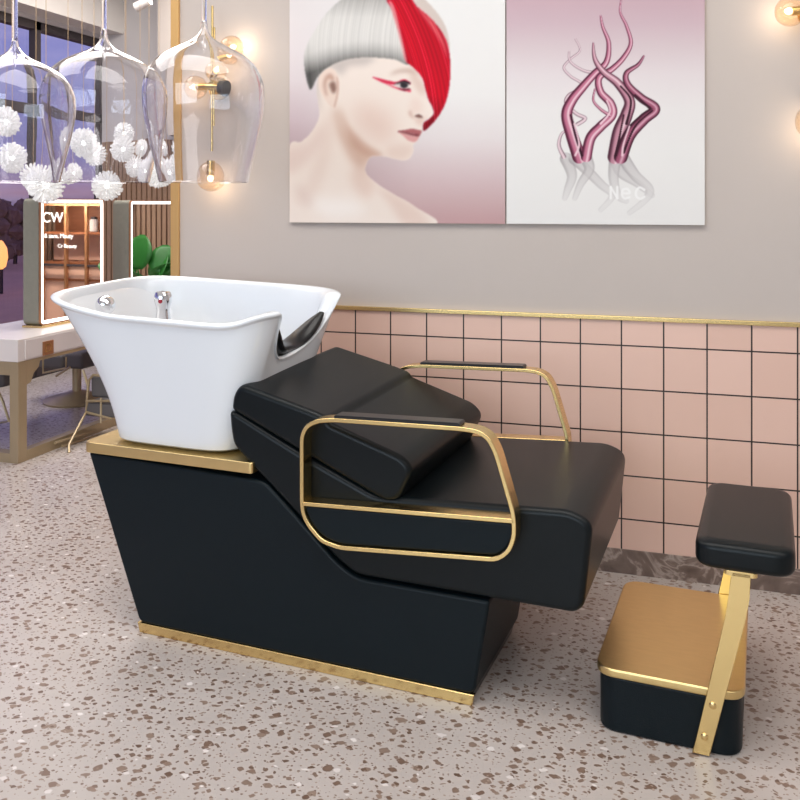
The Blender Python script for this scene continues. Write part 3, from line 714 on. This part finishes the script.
def poster(name, px0, px1, pyb, zt, paint, ox, x_shift, label):
    a = onY(px0, pyb, YW); b = onY(px1, pyb, YW); zb = (a.z+b.z)/2; d = .016
    root = boxo(name, (a.x+.0015, b.x-.0015, YW-d, YW, zb, zt), WHITE_LAC)
    m = bpy.data.materials.get('printed_'+paint.__name__) or bpy.data.materials.new('printed_'+paint.__name__); m.use_nodes = True
    t = m.node_tree; bs = t.nodes['Principled BSDF']; at = t.nodes.new('ShaderNodeAttribute'); at.attribute_name = 'print'
    t.links.new(at.outputs['Color'], bs.inputs['Base Color']); bs.inputs['Roughness'].default_value = .6; bs.inputs['Specular IOR Level'].default_value = .15
    p = paint(); yf = YW-d-.0012
    W_, H_ = 330, 400
    xs = np.linspace(a.x+.0015, b.x-.0015, W_); zs = np.linspace(zb, zt, H_); XX, ZZ = np.meshgrid(xs, zs)
    # where a sight line through each print point meets the 3.478x enlarged tracing of the picture
    dx = XX*CA+yf*SA; dy = -XX*SA+yf*CA
    u = (400+F*dx/dy-ox)*3.478; v = (203-F*(ZZ-HC)/dy)*3.478
    iu = np.clip((u-p.x0)/p.st, 0, p.w-1.001); iv = np.clip((v-p.y0)/p.st, 0, p.h-1.001)
    i0 = iu.astype(int); j0 = iv.astype(int); fu = (iu-i0)[..., None]; fv = (iv-j0)[..., None]
    c = p.im[j0, i0]*(1-fu)*(1-fv)+p.im[j0, i0+1]*fu*(1-fv)+p.im[j0+1, i0]*(1-fu)*fv+p.im[j0+1, i0+1]*fu*fv
    c = lin(c)*np.array([.90, .895, .88])
    co = np.stack([XX, np.full_like(XX, yf), ZZ], -1).reshape(-1, 3)
    idx = np.arange(W_*H_).reshape(H_, W_)
    fa = np.stack([idx[:-1, :-1], idx[:-1, 1:], idx[1:, 1:], idx[1:, :-1]], -1).reshape(-1, 4)
    me = bpy.data.meshes.new('printed_picture'); me.vertices.add(len(co)); me.vertices.foreach_set('co', co.ravel())
    me.loops.add(fa.size); me.loops.foreach_set('vertex_index', fa.ravel().astype(np.int32))
    me.polygons.add(len(fa)); me.polygons.foreach_set('loop_start', np.arange(0, fa.size, 4).astype(np.int32))
    try: me.polygons.foreach_set('loop_total', np.full(len(fa), 4, np.int32))
    except Exception: pass
    me.update(calc_edges=True)
    ca = me.color_attributes.new('print', 'FLOAT_COLOR', 'POINT')
    ca.data.foreach_set('color', np.concatenate([c.reshape(-1, 3), np.ones((len(co), 1))], 1).ravel().astype(np.float32))
    me.materials.append(m); o = bpy.data.objects.new('printed_picture', me); COL.objects.link(o); o.parent = root
    tag(root, label, 'poster')
poster('wall_poster', 291, 506.3, 223, 2.30, portrait, 280, 0, 'portrait poster of a model with silver bob and red fringe, left panel on the wall')
poster('wall_poster', 507, 705, 224.3, 2.30, art_glass, 500, 0, 'pale poster of pink twisted glass tendrils, right panel on the wall')

# ================================================================ WALL LAMPS
def sconce():
    root = empty('wall_sconce', (-1.846, YW, 1.834))
    bm = bmesh.new(); tube(bm, [(0, -.075, .33), (0, -.075, -.27)], .0055, 10); tube(bm, [(.014, -.082, .24), (.014, -.082, -.165)], .004, 10)
    tube(bm, [(0, 0, 0), (0, -.085, 0)], .02, 14); tube(bm, [(-.035, -.078, 0), (.045, -.078, -.004)], .014, 12)
    tube(bm, [(0, 0, 0), (0, -.014, 0)], .05, 24)
    mesh_obj('brass_stem', bm, BRASS, root)
    def globe(c, r, cup, glassy=AMBER, lit=True):
        g = bmesh.new(); ball(g, c, r, 28, 18); o = mesh_obj('glass_globe', g, glassy, root)
        b = bmesh.new(); d = (Vector(cup)-Vector(c)).normalized(); tube(b, [Vector(c)+d*r*.1, Vector(c)+d*r*1.05], r*.3, 12)
        mesh_obj('socket', b, BRASS, o)
        if lit:
            b = bmesh.new(); ball(b, Vector(c)-d*r*.12, r*.24, 12, 8); mesh_obj('bulb', b, BULB, o)
            l = bpy.data.lights.new('bulb_light', 'POINT'); l.energy = .42; l.color = (1, .86, .70); l.shadow_soft_size = .003
            lo = bpy.data.objects.new('bulb_light', l); COL.objects.link(lo); lo.parent = root
            lo.location = Vector(c)-d*r*.5
    globe((-.078, -.078, 0), .052, (0, -.078, 0)); globe((.035, -.10, .066), .048, (.0, -.078, .02)); globe((.082, -.062, .155), .050, (.01, -.078, .12))
    globe((-.004, -.078, -.375), .062, (0, -.078, -.2))
    bm = bmesh.new(); tube(bm, [(.045, -.078, -.006), (.075, -.082, -.012)], [.03, .036], 16); mesh_obj('black_shade', bm, BLACK, root)
    return root
sc = sconce(); tag(sc, 'brass wall lamp with amber glass globes, behind the right goblet pendant', 'wall lamp', 'globe wall lamps')
s2 = copy_tree(sc); s2.location = (.434, YW, 2.000); tag(s2, 'brass globe wall lamp cut off at the top right frame corner', 'wall lamp', 'globe wall lamps')

# ================================================================ GOBLET PENDANTS
def goblet(px, py_join, depth, k, label):
    d = ray(px, 203); c = (d[0]*depth, d[1]*depth); s = depth/F
    root = empty('goblet_pendant', (c[0], c[1], HC+(203-182)*s))
    hj = (182-py_join)*s; R_ = 60*s*k
    prof = [(.735, 0), (.80, .12), (.90, .30), (.975, .46), (1.0, .58), (.975, .68), (.88, .77), (.72, .84), (.50, .895), (.30, .935), (.15, .975), (.07, 1.03), (.045, 1.1)]
    P = [(r*R_, z*hj) for r, z in prof]; P = [tuple(q) for q in catmull(P, 4, False)]
    st = .0036
    bm = bmesh.new(); top = ZC-(HC+21*s)
    O_ = P+[(.04*R_, top)]
    I_ = []
    for i, (r, z) in enumerate(P):
        a = Vector(P[max(i-1, 0)]); b = Vector(P[min(i+1, len(P)-1)]); t = (b-a).normalized(); n = Vector((t.y, -t.x))
        I_.append((max(r-abs(n.x)*st-.0005, .0), z-abs(n.y)*st))
    I_ = [q for q in I_ if q[0] > .0045] ; I_.append((0, I_[-1][1]))
    # outer from stem top down to the lip, then the inner wall back up to the axis
    full = [(0, top)]+O_[::-1]+I_
    lathe(full, 56, bm); mesh_obj('glass_bell', bm, GOBLET, root)
    bm = bmesh.new(); lathe([(0, top), (.045, top), (.05, top-.02), (0, top-.02)], 24, bm); mesh_obj('ceiling_rose', bm, BRASS, root)
    tag(root, label, 'pendant lamp', 'goblet-shaped glass pendants'); return root
goblet(15, 50, 2.75, .96, 'clear upturned wine-glass pendant, leftmost, cut by the left frame edge')
goblet(104, 43, 3.10, 1.0, 'clear upturned wine-glass pendant hanging in the middle of the three')
goblet(204, 34, 2.75, 1.0, 'clear upturned wine-glass pendant, rightmost, in front of the brass wall lamp')

# ================================================================ CRYSTAL BALLS
def crystal_mesh(seed):
    rnd = random.Random(seed); bm = bmesh.new(); N_ = 118
    for i in range(N_):
        z = 1-2*(i+.5)/N_; a = i*2.39996; r = math.sqrt(1-z*z); d = Vector((r*math.cos(a), r*math.sin(a), z))
        L_ = rnd.uniform(.86, 1.0); o = d.orthogonal().normalized(); q = d.cross(o); w = .092
        base = bm.verts.new(d*.12); ring_ = [bm.verts.new(d*L_*.93+(o*math.cos(t)+q*math.sin(t))*w) for t in (0, PI/2, PI, 3*PI/2)]; tip = bm.verts.new(d*L_)
        for j in range(4):
            bm.faces.new((base, ring_[(j+1) % 4], ring_[j])); bm.faces.new((tip, ring_[j], ring_[(j+1) % 4]))
    return bm
proto = mesh_obj('crystal_ball', crystal_mesh(3), CRYSTAL, smooth=False); cmesh = proto.data; bpy.data.objects.remove(proto)
balls = [(5, 121, 16, 4.3, 'cut-glass ball hanging highest at the left frame edge'),
 (12, 158, 17, 4.6, 'cut-glass ball just below the one at the left frame edge'),
 (36, 178, 15, 4.9, 'cut-glass ball left of and behind the one above the framed mirror'),
 (46, 185, 19, 4.2, 'large cut-glass ball directly above the framed mirror top'),
 (82, 143, 16, 4.4, 'cut-glass ball inside the middle goblet outline, upper left of its cluster'),
 (94, 154, 13, 4.8, 'small cut-glass ball overlapped by its upper left neighbour in the middle goblet'),
 (68, 174, 11, 5.2, 'small cut-glass ball beneath the crossing of the left and middle goblets'),
 (107, 186, 16, 4.5, 'low cut-glass ball hanging in front of the slatted wall, beside the tall mirror'),
 (126, 133, 12, 5.0, 'small cut-glass ball at the top of the slatted wall'),
 (125, 149, 14, 4.6, 'cut-glass ball overlapping the small one at the top of the slatted wall'),
 (140, 167, 12, 5.1, 'small cut-glass ball left of the crossing of the middle and right goblets'),
 (149, 149, 10, 5.4, 'tiny cut-glass ball behind the crossing of the middle and right goblets'),
 (159, 174, 15, 4.7, 'cut-glass ball lowest beside the gold wall edge'),
 (174, 148, 9, 4.9, 'tiny upper cut-glass ball partly behind the gold wall edge'),
 (171, 165, 12, 5.3, 'small lower cut-glass ball partly behind the gold wall edge')]
for (px, py, r, dpt, lab) in balls:
    q = ray(px, py); c = Vector((q[0]*dpt, q[1]*dpt, HC+q[2]*dpt)); R_ = r*dpt/F*1.05
    o = empty('crystal_ball_pendant', c); b = bpy.data.objects.new('crystal_ball', cmesh); COL.objects.link(b); b.parent = o; b.scale = (R_, R_, R_); b.rotation_euler = (random.random()*3, random.random()*3, random.random()*3)
    bm = bmesh.new(); ball(bm, (0, 0, 0), R_*.16, 14, 10); mesh_obj('added_glow_core', bm, CORE, o)
    bm = bmesh.new(); tube(bm, [(0, 0, R_*.8), (0, 0, (2.80 if c.x < -4.5 else ZC)-c.z)], .0014, 6); mesh_obj('cord', bm, CORD, o)
    tag(o, lab, 'pendant lamp', 'hanging cut-glass balls')

# ================================================================ TABLE, MIRRORS
TX0, TX1, TY0, TY1 = -3.80, -3.267, 3.794, 5.95
tb = empty('styling_table', ((TX0+TX1)/2, TY0, 0)); tag(tb, 'white salon table on champagne metal legs, carrying the two lit mirrors', 'table'); ox, oy = (TX0+TX1)/2, TY0
hw = (TX1-TX0)/2; LY = TY1-TY0
boxo('tabletop', (-hw, hw, 0, LY, .525, .642), WHITE_LAC, tb, .004)
for sx in (-1, 1):
    for y in (0.002, LY-.075):
        x0 = sx*hw; boxo('leg', (min(x0, x0-sx*.055), max(x0, x0-sx*.055), y, y+.065, 0, .508), DULL_BRASS, tb, .002)
for y in (0.002, LY-.075):
    boxo('end_rail', (-hw+.055, hw-.055, y, y+.065, .455, .508), DULL_BRASS, tb, .002); boxo('foot_rail', (-hw+.055, hw-.055, y, y+.065, .0, .05), DULL_BRASS, tb, .002)
boxo('apron', (-hw, hw, 0, LY, .508, .525), DULL_BRASS, tb)
bm = prism([(0, 0), (.10, 0), (.09, -.03), (.05, -.06), (.03, -.10), (0, -.11)], 0, .05)
for v in bm.verts: v.co = Vector((hw-.05+v.co.y, .067+v.co.x, .508+v.co.z))
mesh_obj('bracket', bm, DULL_BRASS, tb)
for x0 in (hw-.05,): boxo('stretcher', (x0, x0+.05, .067, LY-.075, 0, .055), DULL_BRASS, tb, .002)
for i, (y, hx) in enumerate(((.18, hw), (1.2, hw))):
    d_ = boxo('drawer', (hx, hx+.006, y-.13 if i == 0 else y-.4, y+.35, .535, .632), WHITE_LAC, tb, .001)
bd = boxo('badge', (hw+.006, hw+.012, .176, .262, .530, .606), BRONZE, tb, .003)
bm = bmesh.new(); b_, _ = band(fillet([(.195, .548), (.235, .548), (.246, .568), (.235, .590), (.195, .590)], .004, 2), .005, hw+.012, hw+.014)
for v in b_.verts: v.co = Vector((v.co.y, v.co.x, v.co.z))
mesh_obj('emblem', b_, BRASS, bd); bm.free()

def led_mirror(y0, y1, zb, zt, label, xt):
    root = empty('standing_mirror', (-3.46, (y0+y1)/2, .642)); h = (y1-y0)/2; z0, z1 = zb-.642, zt-.642
    def yz(bm):
        for v in bm.verts: v.co = Vector((-v.co.y, v.co.x, v.co.z))
        return bm
    sh_ = fillet([(-h, z0), (h, z0), (h, z1), (-h, z1)], .03, 5)
    mesh_obj('shell', yz(prism(sh_, .008, xt, .003, 2)), FELT, root, wn=True)
    bm, inn = band(sh_, .006, -.004, .010); mesh_obj('frame', yz(bm), BRONZE, root)
    bm, inn2 = band([tuple(p) for p in inn], .019, -.002, .009); mesh_obj('light_strip', yz(bm), LED, root)
    boxo('mirror_glass', (-.007, -.001, -h+.012, h-.012, z0+.012, z1-.012), MIRROR, root)
    boxo('foot_plate', (-xt, .02, -h-.01, h+.01, 0, z0), BRASS, root, .002)
    tag(root, label, 'mirror', 'lit salon mirrors on the styling table')
led_mirror(4.194, 4.775, .655, 1.375, 'tall salon mirror with white light border, nearer one on the white table', .115)
led_mirror(5.058, 5.62, .655, 1.368, 'tall salon mirror with light border, farther one beside the gold wall edge', .13)

# ================================================================ CABINET AND PLANT (seen in the mirrors)
cb = empty('display_cabinet', (-2.1, 6.2, 0)); 
boxo('back_panel', (-.38, .38, .30, .32, 0, 1.9), CABWOOD, cb)
boxo('lower_panel', (-.37, .37, .06, .30, .02, .82), CABPINK, cb)
boxo('pink_panel', (-.37, .37, .27, .30, .86, 1.08), CABPINK, cb)
for z in (.70, .835, 1.09): boxo('shelf', (-.38, .38, .04, .30, z, z+.018), CABWOOD, cb)
boxo('top_rail', (-.4, .4, 0, .32, 1.34, 1.9), CABWOOD, cb)
for x in (-.335, -.165, .035, .27): boxo('door_frame', (x-.011, x+.011, -.01, .02, 0, 1.9), BRONZE, cb)
for z in (.835, 1.335): boxo('door_rail', (-.335, .27, -.008, .018, z-.008, z+.008), DARKFRAME if z < 1 else BRONZE, cb)
def text(s, size, loc, parent):
    cu = bpy.data.curves.new('lettering', 'FONT'); cu.body = s; cu.size = size; cu.extrude = .002
    o = bpy.data.objects.new('tmp', cu); COL.objects.link(o); dg = bpy.context.evaluated_depsgraph_get()
    me = bpy.data.meshes.new_from_object(o.evaluated_get(dg)); bpy.data.objects.remove(o)
    me.materials.clear(); me.materials.append(SIGNW); q = bpy.data.objects.new('lettering', me); COL.objects.link(q); q.parent = parent
    for v in me.vertices: v.co = Vector((-v.co.x, v.co.z, v.co.y))   # lettering seen through the mirror
    q.location = loc
text('CW', .12, (.255, -.02, 1.19), cb); text('& aam, Mauty', .052, (.235, -.02, 1.06), cb); text('Cr Beauty', .045, (.10, -.02, .98), cb)
area('cabinet_fill_light', (-2.1, 6.0, 1.32), .6, .05, 6.5, (1, .88, .76), (-2.1, 6.35, .7))  # added fill to brighten the cabinet in the mirror, no fixture there
tag(cb, 'bronze-framed display cabinet with pink shelves, seen in the nearer mirror', 'cabinet')
for i, x in enumerate((-.12, -.25)):
    j = empty('product_jar', (-2.1+x, 6.36, 1.1095)); bm = lathe([(0, 0), (.032, 0), (.034, .01), (.034, .09), (.025, .105), (0, .105)], 18); mesh_obj('jar_body', bm, WHITE_LAC, j)
    bm = lathe([(0, .105), (.026, .105), (.026, .125), (0, .125)], 18); mesh_obj('cap', bm, DARKFRAME, j)
    tag(j, 'white jar on the upper cabinet shelf, '+('beside the middle door frame' if i == 0 else 'nearest the green plant'), 'jar', 'jars in the display cabinet')
pl = empty('potted_plant', (-3.0, 6.0, 0))
bm = lathe([(0, 0), (.12, 0), (.16, .3), (.165, .32), (.14, .32), (.135, .28), (0, .28)], 28); mesh_obj('pot', bm, POT, pl)
def leaf(c, s, tilt, rz):
    bm = bmesh.new(); n = 8; rows = []
    for i in range(n+1):
        t = i/n; w = s*.5*math.sin(PI*min(1, t*.93+.05))**.65
        rows.append([bm.verts.new((w*u, s*t, -.25*s*(t-.4)**2+.12*abs(u)*w)) for u in (-1, -.5, 0, .5, 1)])
    for A, B in zip(rows[:-1], rows[1:]):
        for k in range(4): bm.faces.new((A[k], A[k+1], B[k+1], B[k]))
    M_ = Matrix.Translation(c) @ Matrix.Rotation(rz, 4, 'Z') @ Matrix.Rotation(tilt, 4, 'X')
    for v in bm.verts: v.co = M_ @ v.co
    lf = mesh_obj('leaf', bm, LEAF, pl)
    s_ = lf.modifiers.new('thick', 'SOLIDIFY'); s_.thickness = .003
    bm = bmesh.new(); c = Vector(c); tube(bm, [(0, 0, .28), (c.x*.4, c.y*.4, .28+(c.z-.28)*.6), c], .006, 6); mesh_obj('stem', bm, LEAF, lf)
for c, s, ti, rz in [((.06, -.08, .84), .27, 1.45, .1), ((-.06, -.05, .74), .26, 1.2, .5), ((-.14, -.05, .80), .24, 1.3, -.3), ((-.22, 0, .78), .26, 1.2, .7), ((.2, -.05, .76), .22, .7, -.8), ((.38, -.02, .80), .12, .9, -.9), ((-.05, .1, .70), .3, .8, 2.2), ((.1, .1, .66), .28, .8, 3.6)]:
    leaf(c, s, ti, rz)
tag(pl, 'leafy green plant in a clay pot, seen in the farther mirror', 'plant')

# ================================================================ CEILING SPOT
q = ray(143, 4); dpt = 6.2; c = Vector((q[0]*dpt, q[1]*dpt, HC+q[2]*dpt))
sp = empty('ceiling_spotlight', (c.x, c.y, ZC))
bm = bmesh.new(); tube(bm, [(0, 0, 0), (0, 0, c.z-ZC)], .008, 8); mesh_obj('stem', bm, WHITE_LAC, sp)
bm = bmesh.new(); tube(bm, [(-.055, 0, c.z-ZC-.02), (.055, 0, c.z-ZC+.02)], .032, 20); mesh_obj('head', bm, WHITE_LAC, sp)
tag(sp, 'small white cylinder spotlight hung beside the window beam', 'spotlight')

# ================================================================ SALON CHAIRS
def rod(name, pts, r, parent, m=DULL_BRASS):
    r *= .85
    bm = bmesh.new(); tube(bm, pts, r, 8); return mesh_obj(name, bm, m, parent)
# pedestal chair beyond the table
pc = empty('salon_chair', (-3.93, 5.13, 0))
bm = lathe([(0, 0), (.215, 0), (.22, .012), (.20, .022), (.10, .05), (.045, .07), (.0, .07)], 40); mesh_obj('base_disc', bm, DULL_BRASS, pc)
bm = bmesh.new(); tube(bm, [(0, 0, .06), (0, 0, .24)], .03, 20); mesh_obj('column', bm, DULL_BRASS, pc)
boxo('seat', (-.02, .12, -.10, .2, .235, .345), GREY_PAD, pc, .025, 4)
boxo('backrest', (-.22, -.02, -.13, .16, .235, .33), GREY_PAD, pc, .02, 3)
arm_ = rod('arm_frame', [onY(43, 359, 4.95)-pc.location, onY(43, 373, 4.95)-pc.location, onY(66, 368, 4.95)-pc.location, onY(66, 357, 4.95)-pc.location], .008, pc)
rod('foot_bar', [onY(56, 376, 4.9)-pc.location, onY(70, 367, 4.9)-pc.location], .009, pc)
tag(pc, 'grey salon chair on a round brass pedestal, under the white table', 'chair', 'grey salon chairs with brass frames')
# chair with footrest in front of the table
YC = 4.3
g0 = onZ(98, 430); fc = empty('salon_chair', (g0.x, g0.y, 0)); L0 = fc.location
T = lambda px, py, Y: onY(px, py, Y)-L0
boxo('seat', tuple(v for v in (T(84, 402, YC).x, T(84, 402, YC).x+.24, T(84, 402, YC).y, T(84, 402, YC).y+.22, T(84, 416, YC).z, T(84, 402, YC).z)), GREY_PAD, fc, .015, 3)
bk = T(88, 398, YC); tp_ = T(88, 376, YC)
boxo('backrest', (bk.x, bk.x+.2, bk.y+.02, bk.y+.06, bk.z, tp_.z), GREY_PAD, fc, .018, 3)
rod('arm_frame', [T(83, 370, YC), T(88, 386, YC), T(87, 402, YC), T(86, 412, YC), T(112, 419, YC)], .009, fc)
rod('arm_frame', [T(87, 398, YC), T(89, 380, YC), T(93, 375, YC), T(106, 376, YC)], .009, fc)
rod('arm_frame', [T(86, 401, YC), T(112, 401, YC)], .009, fc); rod('arm_frame', [T(101, 398, YC), T(101, 423, YC)], .008, fc)
leg0 = onZ(69, 453); rod('leg', [T(86, 412, YC), onZ(69, 445, .03)-L0, leg0-L0], .009, fc)
for a_, b_ in (((55, 443), (95, 431)), ((62, 446), (104, 434))): rod('foot_rail', [onX(*a_, -3.235)-L0, onX(*b_, -3.235)-L0], .009, fc)
tag(fc, 'grey salon chair with angled brass frame, half hidden by the white basin', 'chair', 'grey salon chairs with brass frames')
# chair at the left frame edge
L1 = onZ(-18, 440); lc = empty('salon_chair', (L1.x, L1.y, 0)); U = lambda px, py, Y: onY(px, py, Y)-Vector((L1.x, L1.y, 0))
a0 = U(3, 388, 4.25); a1 = U(3, 374, 4.25)
boxo('seat', (a0.x-.3, a0.x, a0.y, a0.y+.3, a0.z, a1.z), GREY_PAD, lc, .02, 3)
rod('arm_frame', [U(-4, 386, 4.2), U(3, 402, 4.2), U(9, 421, 4.2), U(-2, 423, 4.25), U(-30, 428, 4.25)], .009, lc)
rod('leg', [U(-12, 388, 4.3), U(-14, 430, 4.3), onZ(-15, 441)-Vector((L1.x, L1.y, 0))], .012, lc)
tag(lc, 'grey salon chair with bent brass arm, cut by the left frame edge', 'chair', 'grey salon chairs with brass frames')
